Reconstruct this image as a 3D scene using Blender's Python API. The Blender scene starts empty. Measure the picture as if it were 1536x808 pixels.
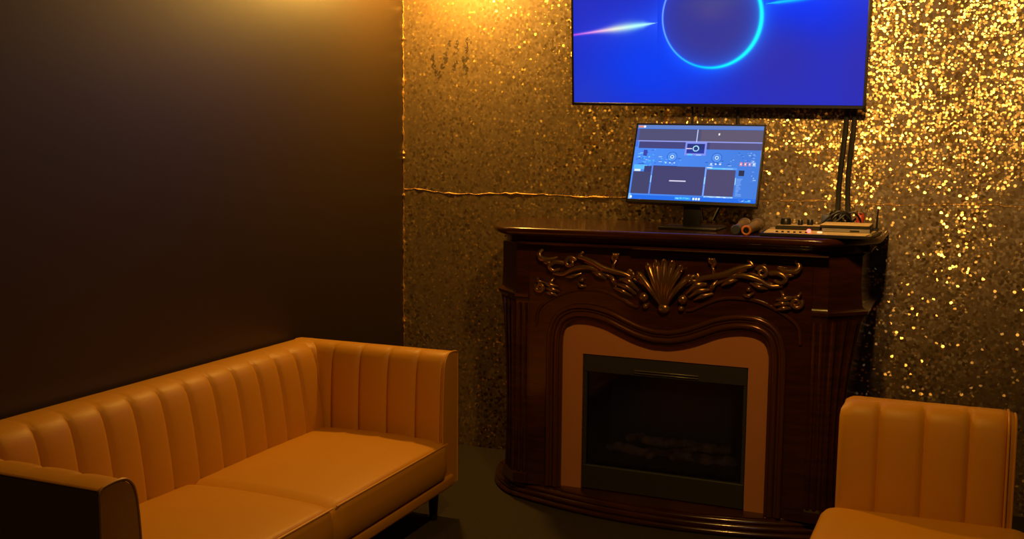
import bpy, bmesh, math, random
import numpy as np
from mathutils import Vector, Matrix

random.seed(7)
rng = np.random.default_rng(7)
C = bpy.context.scene.collection
R = math.radians

# ------------------------------------------------------------------ camera, world, lamps, exposure
CAM_H = 1.5
cam_data = bpy.data.cameras.new('camera')
cam = bpy.data.objects.new('camera', cam_data)
C.objects.link(cam)
bpy.context.scene.camera = cam
cam_data.sensor_fit = 'HORIZONTAL'
cam_data.sensor_width = 36.0
cam_data.lens = 36.0 * 1553.0 / 1536.0
cam_data.clip_start = 0.02
yaw, pitch, roll = R(-22.858), R(-6.29), R(0.535)
fwd = Vector((math.sin(yaw) * math.cos(pitch), math.cos(yaw) * math.cos(pitch), math.sin(pitch)))
rt = Vector((math.cos(yaw), -math.sin(yaw), 0))
up = rt.cross(fwd)
r2 = math.cos(roll) * rt + math.sin(roll) * up
u2 = -math.sin(roll) * rt + math.cos(roll) * up
m = Matrix((r2, u2, -fwd)).transposed().to_4x4()
m.translation = Vector((0, 0, CAM_H))
cam.matrix_world = m

world = bpy.data.worlds.new('world')
bpy.context.scene.world = world
world.use_nodes = True
world.node_tree.nodes['Background'].inputs[0].default_value = (0.02, 0.012, 0.01, 1)
world.node_tree.nodes['Background'].inputs[1].default_value = 0.1

vs = bpy.context.scene.view_settings
vs.view_transform = 'Standard'
vs.look = 'None'
vs.exposure = 0.0
vs.gamma = 1.0
vs.use_curve_mapping = False


def lamp(name, loc, power, color, radius, target=None, angle=None, blend=0.8):
    d = bpy.data.lights.new(name, 'SPOT' if target else 'POINT')
    d.energy = power
    d.color = color
    d.shadow_soft_size = radius
    o = bpy.data.objects.new(name, d)
    C.objects.link(o)
    o.location = loc
    if target:
        d.spot_size = R(angle)
        d.spot_blend = blend
        o.rotation_euler = (Vector(target) - Vector(loc)).to_track_quat('-Z', 'Y').to_euler()
    return o


AMBER = (1.0, 0.52, 0.085)
lamp('ceiling_spot_sofa', (-1.74, 2.25, 2.66), 22, AMBER, 0.07, target=(-1.98, 2.20, 0.3), angle=80, blend=0.8)
lamp('added_spot_fireplace', (-0.45, 2.22, 2.66), 92, AMBER, 0.07, target=(-0.90, 3.70, 0.70), angle=116, blend=1.0)  # added to light the fireplace front and the chair, no known fixture
lamp('ceiling_spot_right', (-0.22, 2.35, 2.50), 220, (1.0, 0.57, 0.18), 0.06, target=(-0.22, 4.75, 1.90), angle=58, blend=1.0)
lamp('corner_lamp', (-2.24, 4.44, 2.49), 92, AMBER, 0.05)
lamp('fill_light_behind_camera', (0.8, -0.8, 2.5), 5.5, (0.95, 0.85, 1.0), 0.15)  # added fill light that lifts the dark tones, no known lamp

# ------------------------------------------------------------------ materials
def srgb(r, g, b):
    def f(c):
        c /= 255.0
        return c / 12.92 if c <= 0.04045 else ((c + 0.055) / 1.055) ** 2.4
    return (f(r), f(g), f(b), 1)


def mat(name, color, rough=0.5, metal=0.0, bump=None, spec=0.5, vary=None, coat=0.0):
    """Principled material; bump = (scale, strength), vary = (scale, darker colour)."""
    mt = bpy.data.materials.new(name)
    mt.use_nodes = True
    nt = mt.node_tree
    b = nt.nodes['Principled BSDF']
    if len(color) == 3:
        color = (*color, 1)
    b.inputs['Base Color'].default_value = color
    b.inputs['Roughness'].default_value = rough
    b.inputs['Metallic'].default_value = metal
    b.inputs['Specular IOR Level'].default_value = spec
    b.inputs['Coat Weight'].default_value = coat
    b.inputs['Coat Roughness'].default_value = 0.12
    tc = nt.nodes.new('ShaderNodeTexCoord')
    if bump:
        n = nt.nodes.new('ShaderNodeTexNoise')
        n.inputs['Scale'].default_value = bump[0]
        n.inputs['Detail'].default_value = 4
        nt.links.new(tc.outputs['Object'], n.inputs['Vector'])
        bp = nt.nodes.new('ShaderNodeBump')
        bp.inputs['Strength'].default_value = bump[1]
        bp.inputs['Distance'].default_value = 0.004
        nt.links.new(n.outputs['Fac'], bp.inputs['Height'])
        nt.links.new(bp.outputs['Normal'], b.inputs['Normal'])
    if vary:
        n = nt.nodes.new('ShaderNodeTexNoise')
        n.inputs['Scale'].default_value = vary[0]
        n.inputs['Detail'].default_value = 5
        mp = nt.nodes.new('ShaderNodeMapping')
        if len(vary) > 2:
            mp.inputs['Scale'].default_value = vary[2]
        nt.links.new(tc.outputs['Object'], mp.inputs['Vector'])
        nt.links.new(mp.outputs['Vector'], n.inputs['Vector'])
        mx = nt.nodes.new('ShaderNodeMix')
        mx.data_type = 'RGBA'
        mx.inputs[6].default_value = color
        c2 = vary[1]
        mx.inputs[7].default_value = (*c2, 1) if len(c2) == 3 else c2
        rp = nt.nodes.new('ShaderNodeMapRange')
        rp.inputs['From Min'].default_value = 0.4
        rp.inputs['From Max'].default_value = 0.65
        nt.links.new(n.outputs['Fac'], rp.inputs['Value'])
        nt.links.new(rp.outputs['Result'], mx.inputs[0])
        nt.links.new(mx.outputs[2], b.inputs['Base Color'])
    return mt


def emit_mat(name, color, strength):
    mt = bpy.data.materials.new(name)
    mt.use_nodes = True
    b = mt.node_tree.nodes['Principled BSDF']
    b.inputs['Base Color'].default_value = (0.01, 0.01, 0.01, 1)
    b.inputs['Emission Color'].default_value = color
    b.inputs['Emission Strength'].default_value = strength
    return mt


def screen_mat(name, strength):
    mt = bpy.data.materials.new(name)
    mt.use_nodes = True
    nt = mt.node_tree
    b = nt.nodes['Principled BSDF']
    b.inputs['Base Color'].default_value = (0.004, 0.004, 0.004, 1)
    b.inputs['Roughness'].default_value = 0.18
    b.inputs['Specular IOR Level'].default_value = 0.2
    a = nt.nodes.new('ShaderNodeAttribute')
    a.attribute_name = 'picture'
    nt.links.new(a.outputs['Color'], b.inputs['Emission Color'])
    b.inputs['Emission Strength'].default_value = strength
    return mt


def sequin_mat(name):
    """Flip-sequin cloth: small round gold discs, each tilted its own way, over dark mesh; some discs show their dull reverse."""
    mt = bpy.data.materials.new(name)
    mt.use_nodes = True
    nt = mt.node_tree
    L = nt.links.new
    N = nt.nodes.new
    b = nt.nodes['Principled BSDF']

    def math_(op, a, b_=None, clamp=False):
        n = N('ShaderNodeMath'); n.operation = op; n.use_clamp = clamp
        for k, v in enumerate((a, b_)):
            if v is None:
                continue
            if isinstance(v, (int, float)):
                n.inputs[k].default_value = v
            else:
                L(v, n.inputs[k])
        return n.outputs[0]

    def noise(scale, stretch, detail=5, rough=0.6):
        mp = N('ShaderNodeMapping'); mp.inputs['Scale'].default_value = stretch
        L(tc.outputs['Object'], mp.inputs['Vector'])
        n = N('ShaderNodeTexNoise'); n.inputs['Scale'].default_value = scale
        n.inputs['Detail'].default_value = detail; n.inputs['Roughness'].default_value = rough
        L(mp.outputs['Vector'], n.inputs['Vector'])
        return n.outputs['Fac']

    geo = N('ShaderNodeNewGeometry')
    tc = N('ShaderNodeTexCoord')
    vor = N('ShaderNodeTexVoronoi')
    vor.inputs['Scale'].default_value = 84.0
    vor.inputs['Randomness'].default_value = 0.8
    L(tc.outputs['Object'], vor.inputs['Vector'])
    sep = N('ShaderNodeSeparateColor')
    L(vor.outputs['Color'], sep.inputs['Color'])
    # how ruffled the cloth is: broad patches, and strokes brushed downwards
    ruff = noise(1.7, (2.4, 2.4, 1.1))
    mr = N('ShaderNodeMapRange')
    mr.inputs['From Min'].default_value = 0.36; mr.inputs['From Max'].default_value = 0.64
    mr.inputs['To Min'].default_value = SEQ_TILT[0]; mr.inputs['To Max'].default_value = SEQ_TILT[1]
    L(ruff, mr.inputs['Value'])
    # the cloth left of the fireplace is brushed flat, the rest hangs ruffled
    spx = N('ShaderNodeSeparateXYZ'); L(tc.outputs['Object'], spx.inputs[0])
    flat = N('ShaderNodeMapRange'); flat.interpolation_type = 'SMOOTHSTEP'
    flat.inputs['From Min'].default_value = -1.95; flat.inputs['From Max'].default_value = -1.0
    L(math_('ADD', spx.outputs[0], math_('MULTIPLY', math_('SUBTRACT', noise(3.0, (1, 1, 1), 4), 0.5), 1.2)), flat.inputs['Value'])
    ruffled = flat.outputs['Result']
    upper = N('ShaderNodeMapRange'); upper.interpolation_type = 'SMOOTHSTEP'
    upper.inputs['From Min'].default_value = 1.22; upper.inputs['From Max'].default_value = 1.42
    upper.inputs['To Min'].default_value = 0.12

    def patch(x0, z0, rx, rz, k):
        a = math_('DIVIDE', math_('SUBTRACT', spx.outputs[0], x0), rx)
        c = math_('DIVIDE', math_('SUBTRACT', spx.outputs[2], z0), rz)
        d = math_('SQRT', math_('ADD', math_('MULTIPLY', a, a), math_('MULTIPLY', c, c)))
        return math_('MULTIPLY', math_('SUBTRACT', 1.0, d, True), k)
    # one ruffled patch low on the right, one patch with fewer gold discs beside the monitor
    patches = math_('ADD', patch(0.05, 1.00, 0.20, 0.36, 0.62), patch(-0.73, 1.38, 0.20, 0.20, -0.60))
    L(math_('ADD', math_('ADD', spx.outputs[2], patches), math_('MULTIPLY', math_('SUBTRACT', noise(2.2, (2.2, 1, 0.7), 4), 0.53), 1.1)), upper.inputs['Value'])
    amp = math_('MULTIPLY', mr.outputs['Result'], math_('ADD', math_('MULTIPLY', ruffled, 0.6), 0.4))
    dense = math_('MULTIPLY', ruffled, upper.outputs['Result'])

    def tilt(c, k):
        t = math_('MULTIPLY', math_('SUBTRACT', c, 0.5), 2.0)
        t = math_('MULTIPLY', t, math_('ABSOLUTE', t))
        return math_('MULTIPLY', math_('MULTIPLY', t, amp), k)
    comb = N('ShaderNodeCombineXYZ')
    L(tilt(sep.outputs[0], 0.8), comb.inputs[0]); L(tilt(sep.outputs[1], 1.15), comb.inputs[2])
    add = N('ShaderNodeVectorMath'); add.operation = 'ADD'
    L(geo.outputs['Normal'], add.inputs[0]); L(comb.outputs[0], add.inputs[1])
    nm = N('ShaderNodeVectorMath'); nm.operation = 'NORMALIZE'
    L(add.outputs[0], nm.inputs[0])
    L(nm.outputs[0], b.inputs['Normal'])
    # share of discs that show the gold face, by patch
    nap = noise(1.3, (1.6, 1.6, 0.9), 7, 0.68)
    mr2 = N('ShaderNodeMapRange')
    mr2.inputs['From Min'].default_value = 0.38; mr2.inputs['From Max'].default_value = 0.62
    mr2.inputs['To Min'].default_value = SEQ_GOLD[0]; mr2.inputs['To Max'].default_value = SEQ_GOLD[1]
    L(nap, mr2.inputs['Value'])
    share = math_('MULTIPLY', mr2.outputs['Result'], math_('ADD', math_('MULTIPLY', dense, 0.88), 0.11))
    # strokes a finger has drawn into the nap near the corner: (x0, z0, x1, z1)
    wob = math_('MULTIPLY', math_('SUBTRACT', noise(34, (1, 1, 1), 3), 0.5), 0.075)
    px = math_('ADD', spx.outputs[0], wob)
    stroke = None
    for x0, z0, x1, z1 in SEQ_STROKES:
        dx, dz = x1 - x0, z1 - z0
        l2 = dx * dx + dz * dz
        t = math_('ADD', math_('MULTIPLY', math_('SUBTRACT', px, x0), dx / l2), math_('MULTIPLY', math_('SUBTRACT', spx.outputs[2], z0), dz / l2), True)
        ex = math_('SUBTRACT', px, math_('ADD', math_('MULTIPLY', t, dx), x0))
        ez = math_('SUBTRACT', spx.outputs[2], math_('ADD', math_('MULTIPLY', t, dz), z0))
        d2 = math_('ADD', math_('MULTIPLY', ex, ex), math_('MULTIPLY', ez, ez))
        k = math_('LESS_THAN', d2, 0.012 ** 2)
        stroke = k if stroke is None else math_('MAXIMUM', stroke, k)
    stroke = math_('MULTIPLY', stroke, math_('GREATER_THAN', math_('ADD', math_('MULTIPLY', noise(16, (1, 1, 1), 3), 0.7), math_('MULTIPLY', sep.outputs[0], 0.3)), 0.48))
    share = math_('SUBTRACT', share, math_('MULTIPLY', stroke, 0.8))
    gold = math_('GREATER_THAN', share, sep.outputs[2])
    disc = math_('LESS_THAN', vor.outputs['Distance'], 0.60)
    fac = math_('MULTIPLY', gold, disc)
    mx = N('ShaderNodeMix'); mx.data_type = 'RGBA'
    mx.inputs[6].default_value = SEQ_DULL
    mx.inputs[7].default_value = (0.95, 0.66, 0.26, 1)
    mx.inputs[7].default_value = (0.95, 0.66, 0.26, 1)
    L(fac, mx.inputs[0])
    mx2 = N('ShaderNodeMix'); mx2.data_type = 'RGBA'
    mx2.inputs[7].default_value = (0.022, 0.013, 0.006, 1)
    L(math_('MULTIPLY', stroke, 0.75), mx2.inputs[0]); L(mx.outputs[2], mx2.inputs[6])
    L(mx2.outputs[2], b.inputs['Base Color'])
    mtl = N('ShaderNodeMapRange'); mtl.inputs['To Min'].default_value = 0.1; mtl.inputs['To Max'].default_value = 0.95
    L(fac, mtl.inputs['Value']); L(mtl.outputs['Result'], b.inputs['Metallic'])
    rg = N('ShaderNodeMapRange'); rg.inputs['To Min'].default_value = 0.55; rg.inputs['To Max'].default_value = SEQ_ROUGH
    L(fac, rg.inputs['Value'])
    L(math_('ADD', rg.outputs['Result'], math_('MULTIPLY', math_('SUBTRACT', 1.0, ruffled), 0.08)), b.inputs['Roughness'])
    return mt


SEQ_TILT = (0.20, 0.46)
SEQ_GOLD = (0.55, 1.0)
SEQ_ROUGH = 0.34
SEQ_DULL = (0.145, 0.094, 0.042, 1)
SEQ_STROKES = [(-2.46, 2.03, -2.42, 1.87), (-2.42, 1.87, -2.35, 2.06), (-2.31, 2.06, -2.33, 1.93), (-2.27, 1.91, -2.25, 2.07)]

M = {
    'leather': mat('tan_leather', (0.56, 0.255, 0.016), 0.48, bump=(240, 0.12), spec=0.35),
    'leather_pipe': mat('tan_leather_piping', (0.56, 0.255, 0.016), 0.42, spec=0.4),
    'black_wood': mat('black_stained_wood', (0.012, 0.008, 0.006), 0.4),
    'wood': mat('dark_cherry_wood', (0.055, 0.014, 0.005), 0.22, vary=(6, (0.032, 0.008, 0.003), (1, 1, 7)), coat=0.6),
    'carved': mat('carved_bronzed_wood', (0.36, 0.20, 0.08), 0.25, metal=0.8),
    'surround': mat('copper_brown_panel', (0.50, 0.20, 0.075), 0.55, bump=(400, 0.05)),
    'black_paint': mat('matt_black_metal', (0.010, 0.009, 0.008), 0.55),
    'black_plastic': mat('black_plastic', (0.012, 0.011, 0.011), 0.38),
    'insert': mat('black_bezel_metal', (0.026, 0.024, 0.020), 0.6),
    'soot': mat('soot_grey_liner', (0.34, 0.31, 0.24), 0.8, bump=(30, 0.3)),
    'highlight_wood': mat('highlight_cherry_wood', (0.13, 0.045, 0.016), 0.23, metal=0.5, coat=0.4),  # brighter metallic copy of the cherry wood, moulding highlights put into its colour
    'log': mat('charred_log_bark', (0.80, 0.64, 0.36), 0.85, bump=(40, 0.9), vary=(18, (0.25, 0.18, 0.09))),
    'ember': mat('ember_bed', (0.34, 0.25, 0.12), 0.9, bump=(60, 1.0)),
    'carpet': mat('dark_carpet', (0.042, 0.028, 0.012), 0.95, bump=(500, 0.9), vary=(160, (0.022, 0.015, 0.008))),
    'wall_black': mat('black_vinyl_wall', (0.033, 0.016, 0.0035), 0.48, bump=(14, 0.10), spec=0.8),
    'dark_wall': mat('black_painted_wall', (0.012, 0.009, 0.008), 0.7),
    'sequin': sequin_mat('gold_sequin_cloth'),
    'gold_trim': mat('gold_sequin_trim', (0.9, 0.55, 0.18), 0.3, metal=0.9, bump=(220, 1.0)),
    'device': mat('device_black_metal', (0.02, 0.018, 0.016), 0.42, metal=0.3),
    'panel_tan': mat('brushed_control_panel', (0.80, 0.58, 0.22), 0.5, metal=0.0),
    'silver': mat('silver_faceplate', (0.35, 0.33, 0.30), 0.35, metal=0.8),
    'mic_body': mat('microphone_bronze_grey', (0.28, 0.19, 0.08), 0.4, metal=0.3),
    'mic_blue': mat('microphone_blue_grey_end', (0.05, 0.06, 0.10), 0.4),
    'mic_mesh': mat('microphone_grille', (0.45, 0.36, 0.18), 0.4, metal=0.9, bump=(900, 0.8)),
    'ring_orange': mat('orange_ring', (0.75, 0.22, 0.04), 0.4),
    'red_plastic': mat('red_plastic', (0.45, 0.05, 0.02), 0.4),
    'blue_plastic': mat('blue_grey_plastic', (0.05, 0.06, 0.12), 0.5),
    'rubber': mat('black_cable_rubber', (0.014, 0.012, 0.011), 0.45),
    'led_red': emit_mat('red_led', (1.0, 0.07, 0.05, 1), 6.0),
    'led_white': emit_mat('warm_led', (1.0, 0.62, 0.30, 1), 1.2),
}

# tinted glass
g = bpy.data.materials.new('smoked_glass')
g.use_nodes = True
_nt = g.node_tree
_nt.nodes.remove(_nt.nodes['Principled BSDF'])
_tr = _nt.nodes.new('ShaderNodeBsdfTransparent'); _tr.inputs[0].default_value = (0.95, 0.94, 0.92, 1)
_gl = _nt.nodes.new('ShaderNodeBsdfGlossy'); _gl.inputs['Roughness'].default_value = 0.08
_gl.inputs[0].default_value = (0.9, 0.9, 0.9, 1)
_fr = _nt.nodes.new('ShaderNodeFresnel'); _fr.inputs[0].default_value = 1.45
_mx = _nt.nodes.new('ShaderNodeMixShader')
_nt.links.new(_fr.outputs[0], _mx.inputs[0]); _nt.links.new(_tr.outputs[0], _mx.inputs[1]); _nt.links.new(_gl.outputs[0], _mx.inputs[2])
_nt.links.new(_mx.outputs[0], _nt.nodes['Material Output'].inputs['Surface'])
M['glass'] = g

# ------------------------------------------------------------------ mesh helpers
def thing(name, label, cat, loc=(0, 0, 0), group=None):
    o = bpy.data.objects.new(name, None)
    o.empty_display_size = 0.05
    C.objects.link(o)
    o.location = loc
    o['label'] = label
    o['category'] = cat
    if group:
        o['group'] = group
    return o


def tag(o, label, cat, group=None):
    o['label'] = label
    o['category'] = cat
    if group:
        o['group'] = group
    return o


def wloc(o):
    v = Vector((0, 0, 0))
    while o is not None:
        v += o.location
        o = o.parent
    return v


class MB:
    """Collects shapes given in world coordinates and links them as ONE mesh object."""

    def __init__(self):
        self.v = []
        self.f = []
        self.mi = []

    def add(self, verts, faces, mi=0):
        n = len(self.v)
        self.v += [Vector(p) for p in verts]
        self.f += [[n + i for i in f] for f in faces]
        self.mi += [mi] * len(faces)
        return self

    def box(self, lo, hi, bevel=0.0, seg=2, mi=0, fn=None):
        bm = bmesh.new()
        bmesh.ops.create_cube(bm, size=1.0)
        lo, hi = Vector(lo), Vector(hi)
        for v in bm.verts:
            v.co = Vector(((lo[i] + hi[i]) / 2 + v.co[i] * (hi[i] - lo[i]) for i in range(3)))
        if bevel > 0:
            bmesh.ops.bevel(bm, geom=bm.edges[:], offset=bevel, segments=seg, profile=0.5, affect='EDGES')
        bm.verts.index_update()
        vs_ = [v.co.copy() for v in bm.verts]
        if fn:
            vs_ = [fn(p) for p in vs_]
        self.add(vs_, [[v.index for v in f.verts] for f in bm.faces], mi)
        bm.free()
        return self

    def tube(self, pts, rad, n=8, mi=0, squash=None, caps=True):
        """Tube along pts; rad a number or one per point; squash = (axis vector, factor) flattens the section."""
        pts = [Vector(p) for p in pts]
        if not hasattr(rad, '__len__'):
            rad = [rad] * len(pts)
        rings = []
        prev = None
        for i, p in enumerate(pts):
            t = (pts[min(i + 1, len(pts) - 1)] - pts[max(i - 1, 0)])
            if t.length < 1e-9:
                t = Vector((0, 0, 1))
            t.normalize()
            if prev is None:
                a = t.orthogonal().normalized()
            else:
                a = prev - t * prev.dot(t)
                if a.length < 1e-6:
                    a = t.orthogonal()
                a.normalize()
            prev = a
            bb = t.cross(a)
            ring = []
            for k in range(n):
                ang = 2 * math.pi * k / n
                off = (a * math.cos(ang) + bb * math.sin(ang)) * rad[i]
                if squash:
                    ax, fct = squash
                    off = off - ax * off.dot(ax) * (1 - fct)
                ring.append(p + off)
            rings.append(ring)
        vs_ = [q for r_ in rings for q in r_]
        fs = []
        for i in range(len(rings) - 1):
            for k in range(n):
                k2 = (k + 1) % n
                fs.append([i * n + k, i * n + k2, (i + 1) * n + k2, (i + 1) * n + k])
        if caps:
            fs.append(list(range(n))[::-1])
            fs.append([(len(rings) - 1) * n + k for k in range(n)])
        return self.add(vs_, fs, mi)

    def lathe(self, org, axis, prof, n=20, mi=0, squash=None):
        """prof: list of (radius, distance along axis)."""
        org, axis = Vector(org), Vector(axis).normalized()
        a = axis.orthogonal().normalized()
        b = axis.cross(a)
        vs_, fs = [], []
        for r_, h in prof:
            for k in range(n):
                t = 2 * math.pi * k / n
                vs_.append(org + axis * h + (a * math.cos(t) + b * math.sin(t)) * r_)
        for i in range(len(prof) - 1):
            for k in range(n):
                k2 = (k + 1) % n
                fs.append([i * n + k, i * n + k2, (i + 1) * n + k2, (i + 1) * n + k])
        fs.append(list(range(n))[::-1])
        fs.append([(len(prof) - 1) * n + k for k in range(n)])
        return self.add(vs_, fs, mi)

    def ball(self, c, r, n=12, sc=(1, 1, 1), mi=0):
        c = Vector(c)
        vs_, fs = [], []
        h = n // 2
        for i in range(h + 1):
            ph = math.pi * i / h
            for k in range(n):
                t = 2 * math.pi * k / n
                vs_.append(c + Vector((math.sin(ph) * math.cos(t) * sc[0], math.sin(ph) * math.sin(t) * sc[1], math.cos(ph) * sc[2])) * r)
        for i in range(h):
            for k in range(n):
                k2 = (k + 1) % n
                fs.append([i * n + k, (i + 1) * n + k, (i + 1) * n + k2, i * n + k2])
        return self.add(vs_, fs, mi)

    def loft(self, rings, closed=True, cap_bottom=True, cap_top=True, mi=0):
        n = len(rings[0])
        vs_ = [p for r_ in rings for p in r_]
        fs = []
        for i in range(len(rings) - 1):
            for k in range(n if closed else n - 1):
                k2 = (k + 1) % n
                fs.append([i * n + k, i * n + k2, (i + 1) * n + k2, (i + 1) * n + k])
        if cap_bottom:
            fs.append(list(range(n))[::-1])
        if cap_top:
            fs.append([(len(rings) - 1) * n + k for k in range(n)])
        return self.add(vs_, fs, mi)

    def build(self, name, mats, parent=None, smooth=True, angle=40, weld=False):
        if not isinstance(mats, (list, tuple)):
            mats = [mats]
        o0 = wloc(parent) if parent is not None else Vector((0, 0, 0))
        me = bpy.data.meshes.new(name)
        me.from_pydata([tuple(p - o0) for p in self.v], [], self.f)
        for mt in mats:
            me.materials.append(mt)
        me.polygons.foreach_set('material_index', self.mi)
        bm = bmesh.new()
        bm.from_mesh(me)
        if weld:
            bmesh.ops.remove_doubles(bm, verts=bm.verts[:], dist=1e-5)
        bmesh.ops.recalc_face_normals(bm, faces=bm.faces[:])
        for f in bm.faces:
            f.smooth = smooth
        if smooth:
            lim = R(angle)
            for e in bm.edges:
                if len(e.link_faces) == 2:
                    if e.calc_face_angle(0) > lim:
                        e.smooth = False
        bm.to_mesh(me)
        bm.free()
        o = bpy.data.objects.new(name, me)
        C.objects.link(o)
        if parent is not None:
            o.parent = parent
        return o


def smooth_path(pts, k=6):
    """Catmull-Rom through pts."""
    pts = [Vector(p) for p in pts]
    if len(pts) < 3:
        return [pts[0].lerp(pts[-1], i / k) for i in range(k + 1)]
    P = [pts[0] * 2 - pts[1]] + pts + [pts[-1] * 2 - pts[-2]]
    out = []
    for i in range(1, len(P) - 2):
        for j in range(k):
            t = j / k
            a, b, c, d = P[i - 1], P[i], P[i + 1], P[i + 2]
            out.append(0.5 * ((2 * b) + (c - a) * t + (2 * a - 5 * b + 4 * c - d) * t * t + (3 * b - a - 3 * c + d) * t ** 3))
    out.append(pts[-1])
    return out


def structure(name, o):
    o['kind'] = 'structure'
    o.name = name
    return o


# ------------------------------------------------------------------ the room
WX, WY, RX, BY, CH = -2.62, 4.75, 1.7, -1.4, 2.72    # left wall, far wall, right wall, rear wall, ceiling
structure('floor', MB().box((WX - .1, BY - .1, -.1), (RX + .1, WY + .1, 0)).build('floor', M['carpet'], smooth=False))
structure('ceiling', MB().box((WX - .1, BY - .1, CH), (RX + .1, WY + .1, CH + .1)).build('ceiling', M['dark_wall'], smooth=False))
structure('wall_left', MB().box((WX - .1, BY, 0), (WX, WY, CH)).build('wall_left', M['wall_black'], smooth=False))
structure('wall_right', MB().box((RX, BY, 0), (RX + .1, WY, CH)).build('wall_right', M['dark_wall'], smooth=False))
structure('wall_rear', MB().box((WX - .1, BY - .1, 0), (RX + .1, BY, CH)).build('wall_rear', M['dark_wall'], smooth=False))
structure('wall_back', MB().box((WX - .1, WY, 0), (RX + .1, WY + .1, CH)).build('wall_back', M['sequin'], smooth=False))

# the seam where two widths of sequin cloth meet, and the edge of the cloth in the corner
tr = MB()
pts = []
for i in range(150):
    x = WX + 0.01 + i * 0.0285
    z = 1.308 + 0.004 * math.sin(x * 9) + 0.004 * random.uniform(-1, 1) + 0.012 * math.exp(-((x + 2.55) / .12) ** 2)
    pts.append((x, WY - .001, z))
tr.tube(pts, [0.0012 + 0.0050 * random.random() ** 3 for _ in pts], 6)
structure('trim_1', tr.build('trim_1', M['gold_trim']))
tr = MB()
pts, rad = [], []
for i in range(200):
    pts.append((WX + 0.004 + 0.003 * random.uniform(-1, 1), WY - 0.004, 0.02 + i * 0.0135))
    rad.append(0.0018 + 0.0075 * random.random() ** 3)
tr.tube(pts, rad, 6)
structure('trim_2', tr.build('trim_2', M['gold_trim']))

# ------------------------------------------------------------------ channel-tufted upholstery
def channel_pad(mb, O, A, D, seams, prof, depth=0.018, per=10, ends=(True, True)):
    """Loft the profile prof [(d, z, bulge)] along A; seams = positions along A where the stitched grooves run."""
    O, A, D = Vector(O), Vector(A), Vector(D)
    Z = Vector((0, 0, 1))
    s_list = []
    for i in range(len(seams) - 1):
        a, b = seams[i], seams[i + 1]
        for k in range(per):
            t = k / per
            # cluster samples at the groove
            tt = 0.5 - 0.5 * math.cos(math.pi * t)
            s_list.append((a + (b - a) * (0.35 * tt + 0.65 * t), t))
    s_list.append((seams[-1], 0.0))
    n = len(prof)
    nrm = []
    for i in range(n):
        a, b = prof[max(i - 1, 0)], prof[min(i + 1, n - 1)]
        d = Vector((b[0] - a[0], b[1] - a[1]))
        nv = Vector((-d.y, d.x))
        if nv.length > 1e-9:
            nv.normalize()
        nrm.append(nv)
    rings = []
    for s, t in s_list:
        bul = depth * (abs(math.sin(math.pi * t)) ** 0.38 - 1.0)
        ring = []
        for (d, z, w), nv in zip(prof, nrm):
            off = bul * w
            ring.append(O + A * s + D * (d + nv.x * off) + Z * (z + nv.y * off))
        rings.append(ring)
    mb.loft(rings, closed=True, cap_bottom=ends[0], cap_top=ends[1])


def leg_mb(x, y, h=0.145, r=0.024):
    return MB().lathe((x, y, 0), (0, 0, 1), [(r * .62, 0), (r * .66, .004), (r, h - .004), (r, h)], 14)


def sub_profile(T, zb, zt, slope=0.0):
    """outer face, rounded top, padded inner face. d runs from the outer face into the seat side."""
    return [(0, zb, 0), (0, zt - .10, 0), (0, zt - .018, 0), (.006, zt - .004, 0), (.018, zt, .05), (T * .45, zt + .003, .1), (T * .72, zt - .001, .35),
            (T * .90, zt - .018, .8), (T, zt - .045, 1), (T + .004 + slope * .2, zt - .09, 1), (T + .006 + slope * .45, zt - .16, 1),
            (T + .006 + slope * .75, zt - .25, 1), (T + .004 + slope, zt - .335, 1), (T + slope, zb + .06, 0.6), (T + slope - .01, zb, 0)]


SX0, SX1, SY0, SY1 = -2.60, -1.84, 1.83, 3.785
sofa = thing('sofa', 'tan leather channel-tufted two-seat sofa against the black left wall', 'sofa', ((SX0 + SX1) / 2, (SY0 + SY1) / 2, 0))
AT = 0.118
b = MB()
seams = [1.94 + .1318 * k for k in range(14)]
channel_pad(b, (SX0, 0, 0), (0, 1, 0), (1, 0, 0), [SY0 + .02] + seams + [SY1 - .02], sub_profile(.165, .15, .70, .045))
b.build('backrest', M['leather'], sofa)
for yo, dr in ((SY0, 1), (SY1, -1)):
    a = MB()
    sx = [SX0 + .01, -2.372, -2.238, -2.104, -1.970, SX1 - .004]
    channel_pad(a, (0, yo, 0), (1, 0, 0), (0, dr, 0), sx, sub_profile(AT, .15, .70, .014))
    ar = a.build('armrest', M['leather'], sofa)
    # front end panel with piping round it
    pf = sub_profile(AT, .15, .70, .014)
    e = MB()
    ring = [(SX1 - .006, yo + dr * (d if i else d), z) for i, (d, z, w) in enumerate(pf)]
    ring2 = [(SX1 + .006, yo + dr * (AT * .5 + (d - AT * .5) * .93), .15 + (z - .15) * .992) for d, z, w in pf]
    e.loft([ring, ring2])
    e.build('arm_panel', M['leather'], ar)
    p = MB()
    pts = [(SX1 + .004, yo + dr * d, z) for d, z, w in pf]
    p.tube(smooth_path(pts, 3), .0042, 6)
    p.tube([(SX0 + .03, yo + dr * .001, .693), (SX1, yo + dr * .001, .693)], .0036, 6)
    p.build('piping', M['leather_pipe'], ar)
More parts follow.
